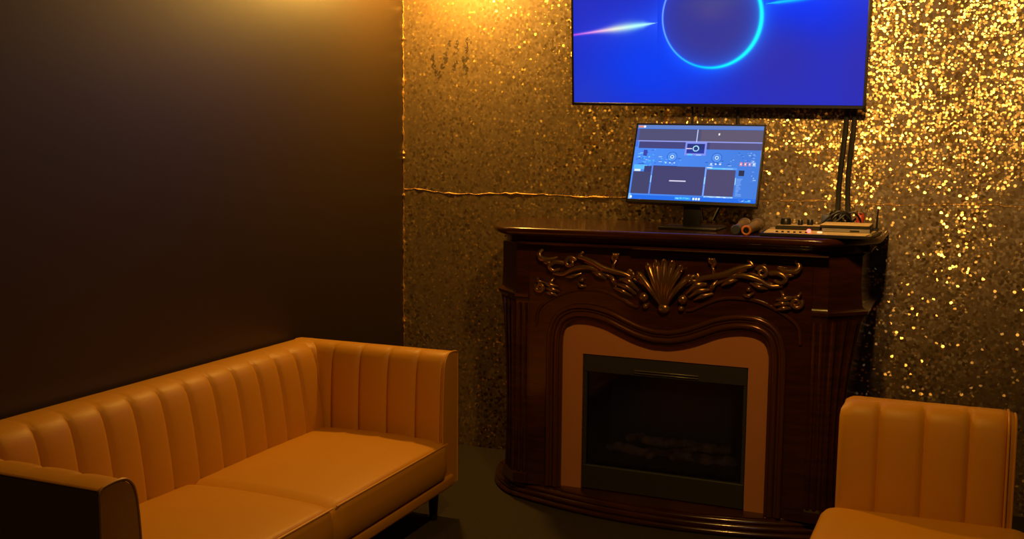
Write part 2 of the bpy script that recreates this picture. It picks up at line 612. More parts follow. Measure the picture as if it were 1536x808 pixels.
# seat cushions
ym = 2.815
for y0, y1 in ((SY0 + AT + .012, ym), (ym, SY1 - AT - .012)):
    c = MB()
    bm = bmesh.new()
    nx, ny = 22, 26
    x0, x1 = -2.40, -1.805
    zb, zt = .205, .352
    top = {}
    pr = [(x0, zb)]
    # section over depth: bottom, back, top with crown, rounded front
    sec = [(x0, zb), (x0, zt - .02)]
    for i in range(nx + 1):
        t = i / nx
        sec.append((x0 + .01 + (x1 - .03 - x0 - .01) * t, zt + .012 * math.sin(math.pi * t) ** .6))
    for k in range(1, 7):
        an = math.pi / 2 * (1 - k / 6)
        sec.append((x1 - .03 + .03 * math.cos(an), zt - .03 + .03 * math.sin(an)))
    sec += [(x1 + .004, zt - .07), (x1 + .002, zb + .03), (x1 - .012, zb)]
    rings = []
    for j in range(ny + 1):
        t = j / ny
        edge = 0.0
        dj = min(t, 1 - t) * (y1 - y0)
        rr = .016
        if dj < rr:
            edge = rr - math.sqrt(max(rr * rr - (rr - dj) ** 2, 0))
        y = y0 + (y1 - y0) * t
        rings.append([Vector((x - (edge if x > x1 - .04 else 0), y, z - (edge if z > zt - .04 else 0) + (.006 * math.sin(math.pi * t) if z > zt - .01 else 0))) for x, z in sec])
    c.loft(rings)
    cu = c.build('seat_cushion', M['leather'], sofa)
    p = MB()
    p.tube([(x1 - .006, y0 + .012, zt - .008), (x1 - .006, y1 - .012, zt - .008)], .0035, 6)
    p.build('piping', M['leather_pipe'], cu)
    bm.free()
MB().box((SX0 + .03, SY0 + .05, .145), (-1.822, SY1 - .05, .196), .012, 3).build('base_rail', M['leather'], sofa)
for x in (SX0 + .08, SX1 - .06):
    for y in (SY0 + .09, SY1 - .09):
        leg_mb(x, y).build('leg', M['black_wood'], sofa)

# the chair by the right edge of the picture
KX0, KX1, KY = -.300, .228, 3.50
chair = thing('chair', 'armless tan leather channel-back chair in front of the fireplace right end', 'chair', ((KX0 + KX1) / 2, KY - .2, 0))
b = MB()
# backrest: outer face at the back; rounded top corners
pf = sub_profile(.13, .15, .705, .02)
O = Vector((0, KY + .13, 0))
sx = [KX0, -.176, -.038, .096, .205]
mb = MB()
channel_pad(mb, (0, KY + .13, 0), (1, 0, 0), (0, -1, 0), sx, pf)
def round_corner(p):
    r_ = .045
    for cx_, sg in ((KX0 + r_, -1), (.205 - .012, 1)):
        rr = r_ if sg < 0 else .012
        if (p.x - cx_) * sg > 0 and p.z > .705 - rr:
            zc = .705 - rr
            dx, dz = abs(p.x - cx_), p.z - zc
            l = max(dx, dz)
            h = math.hypot(dx, dz)
            if h > 1e-6:
                k = l / h
                p = Vector((cx_ + (p.x - cx_) * k, p.y, zc + dz * k))
    return p
mb.v = [round_corner(p) for p in mb.v]
back = mb.build('backrest', M['leather'], chair)
# border panel and piping down the right end
e = MB()
ring = [(.203, KY + .13 - d, z) for d, z, w in pf]
ring2 = [(.226, KY + .13 - (.065 + (d - .065) * .88), .15 + (z - .15) * .985) for d, z, w in pf]
e.loft([ring, ring2])
e.build('side_border', M['leather'], back)
p = MB()
p.tube(smooth_path([(.2065, KY + .13 - d, z) for d, z, w in pf[4:]], 3), .004, 6)
p.tube(smooth_path([(.227, KY + .13 - (.065 + (d - .065) * .88), .15 + (z - .15) * .985) for d, z, w in pf[4:]], 3), .0035, 6)
p.build('piping', M['leather_pipe'], back)
# seat: wider than the back, rounded corners
s = MB()
rings = []
def seat_ring(z, off):
    out = []
    for cx_, cy_, a0 in ((.22, 2.95, -90), (.22, KY - .04, 0), (-.275, KY - .06, 90), (-.285, 2.95, 180)):
        rr = .07
        for k in range(7):
            an = R(a0 + 90 * k / 6)
            out.append(Vector((cx_ + (rr - off) * math.cos(an), cy_ + (rr - off) * math.sin(an), z)))
    return out
for z, off in ((.20, .012), (.215, .002), (.31, 0.0), (.335, .006), (.35, .02), (.358, .045), (.361, .065)):
    rings.append(seat_ring(z, off))
s.loft(rings)
s.build('seat_cushion', M['leather'], chair, angle=60)
MB().box((KX0 + .01, 2.93, .145), (.215, KY + .08, .20), .012, 3).build('base_rail', M['leather'], chair)
for x in (KX0 + .06, KX1 - .06):
    for y in (2.98, KY + .05):
        leg_mb(x, y).build('leg', M['black_wood'], chair)

# ------------------------------------------------------------------ fireplace
FX = -1.055
fire = thing('fireplace', 'dark carved wooden fireplace mantel with electric insert under the wall television', 'fireplace', (FX, 4.4, 0))
BACK = 4.735


def outline(hw_front, y_front, hw_tip, y_tip, bow=0.0, dx=0.0, off=0.0, n=10):
    """Half-symmetric plan outline: bowed front, ends swept back in a concave curve to the tips, then straight to the wall."""
    pts = []
    pts.append((FX + dx - hw_tip + off, BACK))
    pts.append((FX + dx - hw_tip + off, y_tip))
    left = []
    for i in range(1, n + 1):
        t = i / n
        # concave sweep from the tip to the front corner
        x = -hw_tip + (hw_tip - hw_front) * (t ** 1.15)
        y = y_tip + (y_front + bow - y_tip) * (1 - (1 - t) ** 1.6)
        left.append((x, y))
    right = [(-x, y) for x, y in left[::-1]]
    front = []
    for i in range(1, 20):
        u = -hw_front + 2 * hw_front * i / 20
        front.append((u, y_front + bow * (u / hw_front) ** 2))
    for x, y in left + front + right:
        k = (abs(x) - off) / max(abs(x), 1e-6) if abs(x) > 1e-6 else 1
        pts.append((FX + dx + x * (1 - off / hw_tip), y + off))
    pts.append((FX + dx + hw_tip - off, y_tip))
    pts.append((FX + dx + hw_tip - off, BACK))
    return pts


# plinth with three beads along its bowed front
pl = MB()
rings = []
prof = [(.010, 0), (.000, .004), (-.004, .010), (-.002, .020), (.006, .025), (.004, .028), (.002, .036), (.006, .046), (.014, .050), (.012, .053), (.012, .060),
        (.018, .068), (.026, .071), (.026, .076), (.034, .079), (.05, .080)]
for off, z in prof:
    rings.append([Vector((x, y, z)) for x, y in outline(.62, 3.975, .845, 4.33, bow=.115, off=off)])
pl.loft(rings)
pl.build('plinth', M['wood'], fire, angle=50)

# front board with the serpentine arch cut out
ARCH = [(0, .735), (.04, .736), (.11, .752), (.175, .777), (.235, .802), (.30, .817), (.355, .818), (.39, .809), (.418, .788), (.432, .745), (.436, .70)]
def arch_path():
    right = smooth_path([(x, z, 0) for x, z in ARCH], 5)
    left = [Vector((-p.x, p.y, 0)) for p in right[::-1]]
    return left[:-1] + right
AP = arch_path()
YF = 4.085
fb = MB()
TOPZ = 1.125
front, backv = [], []
strip = [(p.x, p.y) for p in AP]
for (y, flip) in ((YF, 0), (YF + .035, 1)):
    vs_ = []
    fs = []
    for i, (x, z) in enumerate(strip):
        vs_ += [(FX + x, y, z), (FX + x, y, TOPZ)]
    for i in range(len(strip) - 1):
        fs.append([2 * i, 2 * i + 2, 2 * i + 3, 2 * i + 1])
    for sg in (-1, 1):
        n0 = len(vs_)
        vs_ += [(FX + sg * .586, y, .075), (FX + sg * .436, y, .075), (FX + sg * .436, y, .70), (FX + sg * .436, y, TOPZ), (FX + sg * .586, y, TOPZ)]
        fs.append([n0, n0 + 1, n0 + 2, n0 + 3, n0 + 4])
    fb.add(vs_, fs)
# the cut edge of the arch
edge = [(-.436, .075)] + strip + [(.436, .075)]
vs_ = [(FX + x, y, z) for x, z in edge for y in (YF, YF + .035)]
fb.add(vs_, [[2 * i, 2 * i + 1, 2 * i + 3, 2 * i + 2] for i in range(len(edge) - 1)])
fb.build('front_board', M['wood'], fire, smooth=False)

# moulding that follows the arch and runs down both sides
am = MB()
path = [Vector((-.436, .082, 0)), Vector((-.436, .4, 0))] + [Vector((p.x, p.y, 0)) for p in AP] + [Vector((.436, .4, 0)), Vector((.436, .082, 0))]
def offset_path(path, d):
    out = []
    for i, p in enumerate(path):
        t = path[min(i + 1, len(path) - 1)] - path[max(i - 1, 0)]
        t.normalize()
        nv = Vector((-t.y, t.x, 0))
        out.append(p + nv * d)
    return out
for d, r_, dy in ((.004, .009, .002), (.020, .013, -.006), (.040, .008, -.004), (.054, .011, -.008)):
    am.tube([(FX + p.x, YF + dy, p.y) for p in offset_path(path, d)], r_, 8)
am.build('arch_moulding', M['highlight_wood'], fire, angle=70)

# thin raised lip of the frieze
fl = MB()
for sg in (-1, 1):
    pts = [(.10, .885), (.125, .890), (.17, .913), (.213, .933), (.265, .946), (.313, .947), (.37, .942), (.43, .922), (.50, .885), (.54, .845), (.55, .78)]
    pp = smooth_path([(FX + sg * x, YF - .003, z) for x, z in pts], 5)
    fl.tube(pp, .0065, 6)
fl.build('frieze_lip', M['highlight_wood'], fire)

# pilasters on the chamfered ends
for sg in (-1, 1):
    pr = [(.078, .085, .012), (.12, .082, .010), (.13, .080, 0), (.25, .070, 0), (.42, .068, 0), (.58, .076, 0), (.72, .092, 0), (.82, .108, 0), (.875, .118, 0), (.89, .124, .003), (.898, .130, .010), (.910, .132, .011),
          (.917, .126, .004), (.93, .118, 0), (1.02, .110, 0), (1.125, .112, 0)]
    pm = MB()
    rings = []
    for z, c_, off in pr:
        pts = [(.585, BACK), (.585, YF + .02), (.587, YF - off), (.645 + off * .4, YF - off), (.645 + c_ + off * .7, YF + c_ - off * .4), (.645 + c_ + off, YF + c_ + .02), (.645 + c_ + off, BACK)]
        rings.append([Vector((FX + sg * x, y, z)) for x, y in pts])
    pm.loft(rings)
    pil = pm.build('pilaster', M['wood'], fire, angle=30)
    rd = MB()
    for q in (.2, .5, .8):
        pts = []
        for z, c_, off in pr[2:9]:
            pts.append((FX + sg * (.645 + c_ * q), YF + c_ * q, z))
        rd.tube(smooth_path(pts, 4), .011, 8)
    for xx in (.600, .626):
        rd.tube([(FX + sg * xx, YF - .001, .13), (FX + sg * xx, YF - .001, .87)], .008, 8)
    rd.build('reed', M['wood'], pil)

# mantel shelf with cove under it
ms = MB()
rings = []
prof = [(.115, 1.110), (.095, 1.118), (.086, 1.124), (.052, 1.126), (.042, 1.129), (.040, 1.133), (.044, 1.138), (.052, 1.141), (.045, 1.150), (.026, 1.162), (.018, 1.165), (.012, 1.168), (.004, 1.172), (.000, 1.180), (.000, 1.190), (.004, 1.197), (.012, 1.2), (.03, 1.2)]
for off, z in prof:
    rings.append([Vector((x, y, z)) for x, y in outline(.635, 4.0, .835, 4.33, bow=.004, dx=-.015, off=off)])
ms.loft(rings)
ms.build('mantel_shelf', M['wood'], fire, angle=45)
# bright strip standing in for the highlight on the shelf's lower bead
MB().box((FX - .12, 4.033, 1.1265), (FX + .645, 4.085, 1.1315), .0018, 1).build('bead_highlight', M['carved'], fire)

# surround panel, copper brown, with the rectangular opening of the insert
OX0, OX1, OZ0, OZ1 = -.347, .350, .098, .667
sp = MB()
for y in (YF + .022, YF + .034):
    vs_, fs = [], []
    xs = sorted(set([p.x for p in AP] + [OX0, OX1]))
    def az(x):
        for i in range(len(AP) - 1):
            if AP[i].x <= x <= AP[i + 1].x:
                t = (x - AP[i].x) / max(AP[i + 1].x - AP[i].x, 1e-9)
                return AP[i].y + (AP[i + 1].y - AP[i].y) * t
        return .70
    for x in xs:
        vs_ += [(FX + x, y, OZ1 if OX0 <= x <= OX1 else .078), (FX + x, y, az(x) - .001)]
    for i in range(len(xs) - 1):
        n0 = len(vs_)
        a, b_ = xs[i], xs[i + 1]
        inside = a >= OX0 - 1e-9 and b_ <= OX1 + 1e-9
        lo = OZ1 if inside else .078
        vs_ += [(FX + a, y, lo), (FX + b_, y, lo), (FX + b_, y, az(b_) - .001), (FX + a, y, az(a) - .001)]
        fs.append([n0, n0 + 1, n0 + 2, n0 + 3])
    sp.add(vs_, fs)
# inner edge
loop = [(OX0, .078), (OX0, OZ1), (OX1, OZ1), (OX1, .078)]
vs_ = [(FX + x, y, z) for x, z in loop for y in (YF + .022, YF + .034)]
sp.add(vs_, [[2 * i, 2 * i + 1, 2 * i + 3, 2 * i + 2] for i in range(3)])
sp.build('surround_panel', M['surround'], fire, smooth=False)

# electric insert: steel box, bezel, slot, glass, log set
ins = MB()
d0, d1 = YF + .036, YF + .40
w = .01
ins.box((FX + OX0 + .002, d0, .082), (FX + OX0 + .002 + w, d1, OZ1))
ins.box((FX + OX1 - .002 - w, d0, .082), (FX + OX1 - .002, d1, OZ1))
ins.box((FX + OX0 + .002, d0, OZ1 - w), (FX + OX1 - .002, d1, OZ1))
ins.box((FX + OX0 + .002, d0, .082), (FX + OX1 - .002, d1, .092))
ins.box((FX + OX0 + .002, d1, .082), (FX + OX1 - .002, d1 + .01, OZ1))
liner, ins = ins, MB()
ins.box((FX + OX0 + .003, YF + .026, .590), (FX + OX1 - .003, YF + .06, OZ1 - .001), .003, 1)
ins.box((FX + OX0 + .003, YF + .026, .082), (FX + OX1 - .003, YF + .06, .185), .003, 1)
ins.box((FX + OX0 + .003, YF + .028, .185), (FX + OX0 + .018, YF + .06, .590), .002, 1)
ins.box((FX + OX1 - .018, YF + .028, .185), (FX + OX1 - .003, YF + .06, .590), .002, 1)
firebox = ins.build('electric_insert', M['insert'], fire, smooth=False)
liner.build('firebox_liner', M['soot'], firebox, smooth=False)
vt = MB()
vt.box((FX - .12, YF + .020, .612), (FX + .15, YF + .027, .616), .001, 1)
vt.box((FX - .12, YF + .020, .602), (FX + .15, YF + .027, .605), .001, 1)
vt.build('heater_slot', M['silver'], firebox)
MB().box((FX + OX0 + .018, YF + .044, .185), (FX + OX1 - .018, YF + .048, .590)).build('glass_pane', M['glass'], firebox, smooth=False)
em = MB()
vs_, fs = [], []
nx, ny = 40, 12
for j in range(ny + 1):
    for i in range(nx + 1):
        x = FX + OX0 + .02 + (OX1 - OX0 - .04) * i / nx
        y = YF + .065 + .33 * j / ny
        vs_.append((x, y, .19 + .02 * j / ny + .014 * random.random()))
for j in range(ny):
    for i in range(nx):
        a = j * (nx + 1) + i
        fs.append([a, a + 1, a + nx + 2, a + nx + 1])
em.add(vs_, fs)
em.build('ember_bed', M['ember'], firebox)
def log_mesh(p0, p1, r_):
    p0, p1 = Vector(p0), Vector(p1)
    n_ = 12
    pts, rad = [], []
    for i in range(n_ + 1):
        t = i / n_
        pts.append(p0.lerp(p1, t) + Vector((0, 0, .006 * math.sin(t * 7) + random.uniform(-.003, .003))))
        rad.append(r_ * (.86 + .22 * random.random()) * (1 if 0 < i < n_ else .8))
    mb_ = MB().tube(pts, rad, 10)
    mb_.v = [v + Vector((random.uniform(-1, 1), random.uniform(-1, 1), random.uniform(-1, 1))) * .0022 for v in mb_.v]
    return mb_
for p0, p1, r_ in (((FX - .29, YF + .22, .222), (FX - .04, YF + .19, .220), .024), ((FX + .00, YF + .18, .218), (FX + .29, YF + .22, .222), .023),
                   ((FX - .22, YF + .27, .250), (FX + .02, YF + .28, .256), .022), ((FX - .03, YF + .27, .250), (FX + .25, YF + .25, .262), .022),
                   ((FX - .10, YF + .16, .212), (FX + .12, YF + .24, .252), .017)):
    log_mesh(p0, p1, r_).build('log', M['log'], firebox)

# ---- carved ornament: a shell in the middle, acanthus scrolls to both sides
YC = YF - .004
FLAT = (Vector((0, 1, 0)), 0.75)
def stroke(mb_, pts, r0, r1, mid=None, dy=0.0, ball=0.0, n=8):
    pp = smooth_path([(FX + x, YC - dy, z) for x, z in pts], 6)
    k = len(pp)
    rad = []
    for i in range(k):
        t = i / (k - 1)
        if mid:
            r_ = r0 + (mid - r0) * min(1, t * 2) if t < .5 else mid + (r1 - mid) * (t - .5) * 2
        else:
            r_ = r0 + (r1 - r0) * t
        rad.append(r_ * 1.38)
    # the ridge stands proud in the middle of the stroke
    pp = [p + Vector((0, -.010 * math.sin(math.pi * i / (k - 1)), 0)) for i, p in enumerate(pp)]
    mb_.tube(pp, rad, n, squash=FLAT)
    if ball:
        mb_.ball(pp[0], ball, 10)

def spiral(cx_, cz, r_, a0, turns, sg=1, n=16):
    out = []
    for i in range(n + 1):
        t = i / n
        an = a0 + sg * 2 * math.pi * turns * t
        rr = r_ * (1 - .82 * t)
        out.append((cx_ + rr * math.cos(an), cz + rr * math.sin(an)))
    return out

def scroll_side(sg):
    k = MB()
    S = lambda pts: [(sg * -x, z) for x, z in pts]   # strokes are written for the left side
    # long acanthus rib from the curled tip over to the shell
    stroke(k, S([(-.344, 1.100), (-.357, 1.082), (-.335, 1.076), (-.292, 1.061), (-.253, 1.041), (-.21, 1.030), (-.16, 1.020), (-.125, 1.004), (-.095, .985)]), .005, .004, .011, .006, .009)
    stroke(k, S([(-.335, 1.062), (-.283, 1.050), (-.24, 1.033), (-.21, 1.020)]), .004, .003, .009, .005)
    stroke(k, S([(-.320, 1.050), (-.275, 1.036), (-.235, 1.018)]), .003, .003, .007, .003)
    # outer leaf
    stroke(k, S([(-.523, 1.106), (-.536, 1.085), (-.522, 1.066), (-.485, 1.066), (-.455, 1.076)]), .006, .004, .010, .004, .008)
    stroke(k, S([(-.530, 1.060), (-.500, 1.050), (-.470, 1.056)]), .004, .003, .007, .002)
    # C scrolls
    stroke(k, S([(-.425, 1.052), (-.462, 1.055), (-.488, 1.036), (-.471, 1.018), (-.444, 1.026)]), .008, .005, .007, .006, .007)
    stroke(k, S(spiral(-.396, 1.056, .024, .4, 1.4)), .007, .004, .006, .006)
    stroke(k, S(spiral(-.198, 1.086, .016, -1.6, 1.1, -1)), .006, .004, .005, .004)
    stroke(k, S([(-.198, 1.074), (-.207, 1.052), (-.208, 1.026)]), .004, .006, .005, .003)
    for q in (-.5, 0, .5):
        stroke(k, S([(-.198, 1.080), (-.198 + .018 * q, 1.098), (-.198 + .030 * q, 1.106)]), .004, .002, .005, .004)
    # lower stem
    stroke(k, S([(-.470, 1.006), (-.428, 1.004), (-.387, 1.025), (-.343, 1.037), (-.300, 1.037), (-.250, 1.018), (-.215, .998)]), .006, .005, .009, .003, .009)
    stroke(k, S([(-.300, 1.022), (-.270, 1.012), (-.240, .995)]), .004, .004, .008, .004)
    stroke(k, S([(-.420, .992), (-.385, .998), (-.350, 1.012)]), .003, .003, .007, .002)
    # leaves reaching for the shell
    stroke(k, S(spiral(-.130, 1.020, .018, 2.2, 1.2)), .006, .004, .006, .006)
    stroke(k, S([(-.114, 1.012), (-.078, .990), (-.052, .960)]), .005, .005, .010, .006)
    stroke(k, S([(-.175, .996), (-.140, .990), (-.100, .955)]), .006, .004, .011, .006, .008)
    stroke(k, S([(-.190, .975), (-.150, .968), (-.110, .940)]), .004, .004, .009, .005)
    stroke(k, S([(-.205, .960), (-.165, .948), (-.130, .930)]), .004, .003, .008, .003)
    stroke(k, S([(-.220, 1.010), (-.205, .990), (-.198, .968)]), .006, .004, .008, .005, .008)
    k.ball((FX + sg * .345, YC - .004, .985), .010, 10)
    stroke(k, S([(-.365, .972), (-.345, .960), (-.325, .962)]), .003, .003, .007, .003)
    # lower outer foliage
    stroke(k, S(spiral(-.530, .944, .022, 2.6, 1.5)), .007, .004, .006, .005)
    stroke(k, S([(-.512, .961), (-.485, .957), (-.452, .950)]), .005, .003, .009, .004, .006)
    stroke(k, S([(-.505, .940), (-.475, .938), (-.445, .930)]), .005, .003, .009, .004)
    stroke(k, S([(-.510, .922), (-.480, .920), (-.455, .910)]), .004, .003, .008, .003)
    stroke(k, S([(-.470, .985), (-.480, .970), (-.470, .955)]), .004, .003, .007, .003)
    stroke(k, S([(-.545, .985), (-.535, .970), (-.512, .965)]), .003, .003, .006, .003)
    return k
for sg in (-1, 1):
    scroll_side(sg).build('carved_scroll', M['carved'], fire, angle=70)
    MB().ball((FX + .005 + sg * .080, YC - .012, .930), .020, 14, (1, .85, 1)).ball((FX + .005 + sg * .074, YC - .004, .892), .013, 12).build('carved_bead', M['carved'], fire)
sh = MB()
tops = [(-.098, 1.022), (-.061, 1.062), (-.027, 1.076), (.008, 1.080), (.043, 1.076), (.077, 1.060), (.112, 1.022)]
for i, (x, z) in enumerate(tops):
    bx, bz = .008 + (x - .008) * .10, .895
    n_ = 14
    pts, rad = [], []
    for j in range(n_ + 1):
        t = j / n_
        bend = (x - .008) * .18 * math.sin(math.pi * t)
        pts.append((FX + bx + (x - bx) * t - bend * .5, YC - .006 - .022 * math.sin(math.pi * min(t * 1.05, 1)) - .006 * t, bz + (z - bz) * t + abs(bend) * .2))
        rad.append(.006 + .0105 * t)
    sh.tube(pts, rad, 10)
    # rolled tip
    tip = Vector(pts[-1])
    rr = .013
    sp_ = [(tip.x + .4 * rr * math.cos(a_) * (1 if x > 0 else -1), tip.y - .004 - rr * .9 * math.sin(a_ * .5), tip.z - .004 + rr * math.sin(a_)) for a_ in [q * .5 for q in range(12)]]
    sh.tube(sp_, .0055, 8)
sh.ball((FX + .008, YC - .006, .888), .022, 14, (1.2, .8, 1))
sh.build('carved_shell', M['carved'], fire, angle=70)

# ------------------------------------------------------------------ flat screens
def panel_frame(O, right, upv):
    right, upv = Vector(right).normalized(), Vector(upv)
    upv = (upv - right * upv.dot(right)).normalized()
    nrm = right.cross(upv)          # towards the viewer when right=+x, up=+z gives -y
    return lambda a, b_, c_: Vector(O) + right * a + upv * b_ + nrm * c_


def lin(c):
    c = np.clip(c, 0, 1)
    return np.where(c <= 0.04045, c / 12.92, ((c + 0.055) / 1.055) ** 2.4)


def picture(name, F, W, H, nx, ny, fn, material, parent):
    """Flat lit display: a fine grid that carries the shown image as its colour attribute."""
    us = np.linspace(0, W, nx + 1)
    vs2 = np.linspace(0, H, ny + 1)
    U, V = np.meshgrid(us, vs2)
    col = fn(U, V)
    o0 = wloc(parent)
    O_, X_, Y_ = F(0, 0, 0) - o0, F(1, 0, 0) - F(0, 0, 0), F(0, 1, 0) - F(0, 0, 0)
    co = np.array(O_)[None, :] + U.reshape(-1, 1) * np.array(X_)[None, :] + V.reshape(-1, 1) * np.array(Y_)[None, :]
    idx = np.arange((nx + 1) * (ny + 1)).reshape(ny + 1, nx + 1)
    q = np.stack([idx[:-1, :-1], idx[:-1, 1:], idx[1:, 1:], idx[1:, :-1]], -1).reshape(-1, 4)
    me = bpy.data.meshes.new(name)
    me.from_pydata(co.tolist(), [], q.tolist())
    at = me.attributes.new('picture', 'FLOAT_COLOR', 'POINT')
    rgba = np.ones((co.shape[0], 4), np.float32)
    rgba[:, :3] = lin(col.reshape(-1, 3))
    at.data.foreach_set('color', rgba.ravel())
    me.materials.append(material)
    o = bpy.data.objects.new(name, me)
    C.objects.link(o)
    o.parent = parent
    return o


# ---- wall television
TW, TH = 1.285, .723
tv = thing('television', 'large wall television showing a glowing ring on blue above the fireplace', 'television', (-1.0, 4.65, 1.75))
FT = panel_frame((-1.642, 4.625, 1.750), (1.2865, 0, -.029), (0, -.14, .99))
def tvbox(lo, hi, bev):
    return MB().box(lo, hi, bev, 2, fn=lambda p: FT(*p))
tvbox((-.010, -.014, -.030), (TW + .010, TH + .010, -.002), .004).build('housing', M['black_plastic'], tv)
bz = MB()
for lo, hi in (((-.010, -.014, -.003), (TW + .010, -.0005, .003)), ((-.010, TH, -.003), (TW + .010, TH + .010, .003)), ((-.010, -.014, -.003), (0, TH + .01, .003)), ((TW, -.014, -.003), (TW + .010, TH + .01, .003))):
    bz.box(lo, hi, .0015, 1, fn=lambda p: FT(*p))
bz.build('bezel', M['black_plastic'], tv)
tvbox((.35, .10, -.058), (.93, .42, -.028), .006).build('rear_cover', M['black_plastic'], tv)
wm = MB()
wm.box((-1.25, 4.70, 1.98), (-.75, WY - .002, 2.30), .003, 1)
wm.box((-1.15, 4.60, 2.02), (-1.11, 4.72, 2.26), .002, 1)
wm.box((-.89, 4.60, 2.02), (-.85, 4.72, 2.26), .002, 1)
wm.build('wall_bracket', M['black_paint'], tv)


def tv_picture(U, V):
    cx_, cz, r_ = .6365, .374, .217
    dx, dz = U - cx_, V - cz
    d = np.hypot(dx, dz)
    ang = np.arctan2(dz, dx)
    base = np.array([38, 46, 190]) / 255.
    col = np.ones(U.shape + (3,)) * base
    def blend(c, a):
        nonlocal col
        a = np.clip(a, 0, 1)[..., None]
        col = col * (1 - a) + np.array(c) / 255. * a
    def addc(c, a):
        nonlocal col
        col = col + np.array(c) / 255. * np.clip(a, 0, 2)[..., None]
    # brighter blue towards the lower left and along the streaks
    blend((10, 62, 245), np.exp(-((U - .36) / .30) ** 2 - ((V - .16) / .22) ** 2) * .9)
    blend((2, 50, 250), np.exp(-((U - 1.02) / .26) ** 2 - ((V - .40) / .13) ** 2) * .9)
    blend((52, 48, 165), np.exp(-((U - .93) / .17) ** 2 - ((V - .20) / .16) ** 2) * .65)
    blend((48, 44, 170), np.exp(-((U - 1.28) / .10) ** 2 - ((V - .12) / .22) ** 2) * .6)
    blend((40, 70, 200), np.exp(-((U - .05) / .16) ** 2 - ((V - .02) / .10) ** 2) * .3)
    blend((10, 70, 255), np.exp(-(np.abs(d - r_) / .06)) / (1 + np.exp((dx - .05) / .05)) * .55)
    # dusky disc inside the ring
    ins_ = 1 / (1 + np.exp((d - r_ * .97) / .004))
    blend((58, 56, 148), ins_ * .92)
    blend((86, 74, 140), ins_ * np.exp(-((dx + .0) / .09) ** 2 - ((dz - .03) / .05) ** 2) * .6)
    blend((74, 78, 140), ins_ * np.exp(-((dx - .02) / .12) ** 2 - ((dz - .06) / .02) ** 2) * .5)
    blend((34, 52, 190), ins_ * np.clip((d - r_ * .6) / (r_ * .4), 0, 1) * .5)
    # the ring: thin and pale on the left, thick teal on the right
    rightness = .5 + .5 * np.cos(ang + .25)
    wdt = .0035 + .0062 * rightness ** 2
    a = np.exp(-((d - r_) / wdt) ** 2)
    rc = np.stack([np.interp(rightness, [0, .5, 1], [120, 0, 20]), np.interp(rightness, [0, .5, 1], [165, 175, 225]), np.interp(rightness, [0, .5, 1], [255, 255, 205])], -1) / 255.
    a3 = np.clip(a, 0, 1)[..., None]
    col = col * (1 - a3) + rc * a3
    halo = np.exp(-np.abs(d - r_) / .028)[..., None] * .28 * (0.25 + rightness[..., None])
    col = col + rc * halo
    # left streak
    x0, z0, x1, z1 = 0.0, .306, .395, .354
    t = np.clip((U - x0) / (x1 - x0), 0, 1)
    zc = z0 + (z1 - z0) * (U - x0) / (x1 - x0)
    prof_w = .0045 + .013 * np.exp(-((t - .62) / .28) ** 2)
    prof_w = prof_w * np.clip((1 - t) / .16, .12, 1)
    a = np.exp(-(np.abs(V - zc) / prof_w) ** 1.6) * (U < x1)
    sc_ = np.stack([np.interp(t, [0, .25, .5, .75, 1], [190, 235, 225, 170, 160]), np.interp(t, [0, .25, .5, .75, 1], [80, 150, 225, 245, 225]), np.interp(t, [0, .25, .5, .75, 1], [235, 225, 215, 230, 255])], -1) / 255.
    a3 = np.clip(a, 0, 1)[..., None]
    col = col * (1 - a3) + sc_ * a3
    a = np.exp(-np.abs(V - zc) / .05) * (U < x1) * .22 * np.clip(t + .3, 0, 1)
    col = col + sc_ * a[..., None] * .5
    # right streak
    x0, z0, x1, z1 = .868, .424, 1.285, .470
    t = np.clip((U - x0) / (x1 - x0), 0, 1)
    zc = z0 + (z1 - z0) * (U - x0) / (x1 - x0)
    prof_w = (.0022 + .0068 * np.exp(-((t - .30) / .26) ** 2)) * np.clip(t / .12, .25, 1)
    a = np.exp(-(np.abs(V - zc) / prof_w) ** 1.6) * (U > x0)
    sc_ = np.stack([np.interp(t, [0, .4, 1], [20, 0, 150]), np.interp(t, [0, .4, 1], [205, 165, 205]), np.interp(t, [0, .4, 1], [225, 250, 255])], -1) / 255.
    a3 = np.clip(a, 0, 1)[..., None]
    col = col * (1 - a3) + sc_ * a3
    a = np.exp(-np.abs(V - zc) / .03) * (U > x0) * .18
    col = col + sc_ * a[..., None] * .6
    return np.clip(col, 0, 1)


picture('display', lambda a, b_, c_: FT(a, b_, c_ + .0005), TW, TH, 560, 316, tv_picture, screen_mat('television_picture', 1.0), tv)

# ---- computer monitor on the mantel, leaning back
MW, MH = .537, .336
mon = thing('monitor', 'computer monitor showing blue mixing software on the mantel shelf', 'monitor', (-.99, 4.30, 1.2))
FM = panel_frame((-1.262, 4.255, 1.322), (.537, 0, -.008), (0, .12, .314))
MB().box((-.008, -.014, -.034), (MW + .008, MH + .008, -.001), .005, 2, fn=lambda p: FM(*p)).build('housing', M['black_plastic'], mon)
bz = MB()
for lo, hi in (((-.008, -.014, -.003), (MW + .008, -.0005, .002)), ((-.008, MH, -.003), (MW + .008, MH + .008, .002)), ((-.008, -.014, -.003), (0, MH + .008, .002)), ((MW, -.014, -.003), (MW + .008, MH + .008, .002))):
    bz.box(lo, hi, .001, 1, fn=lambda p: FM(*p))
bz.build('bezel', M['black_plastic'], mon)
st = MB()
st.box((-1.03, 4.285, 1.206), (-.955, 4.315, 1.36), .006, 2)
st.build('stand_neck', M['black_plastic'], mon)
MB().box((-1.115, 4.20, 1.2003), (-.87, 4.42, 1.212), .005, 2).build('stand_base', M['black_plastic'], mon)


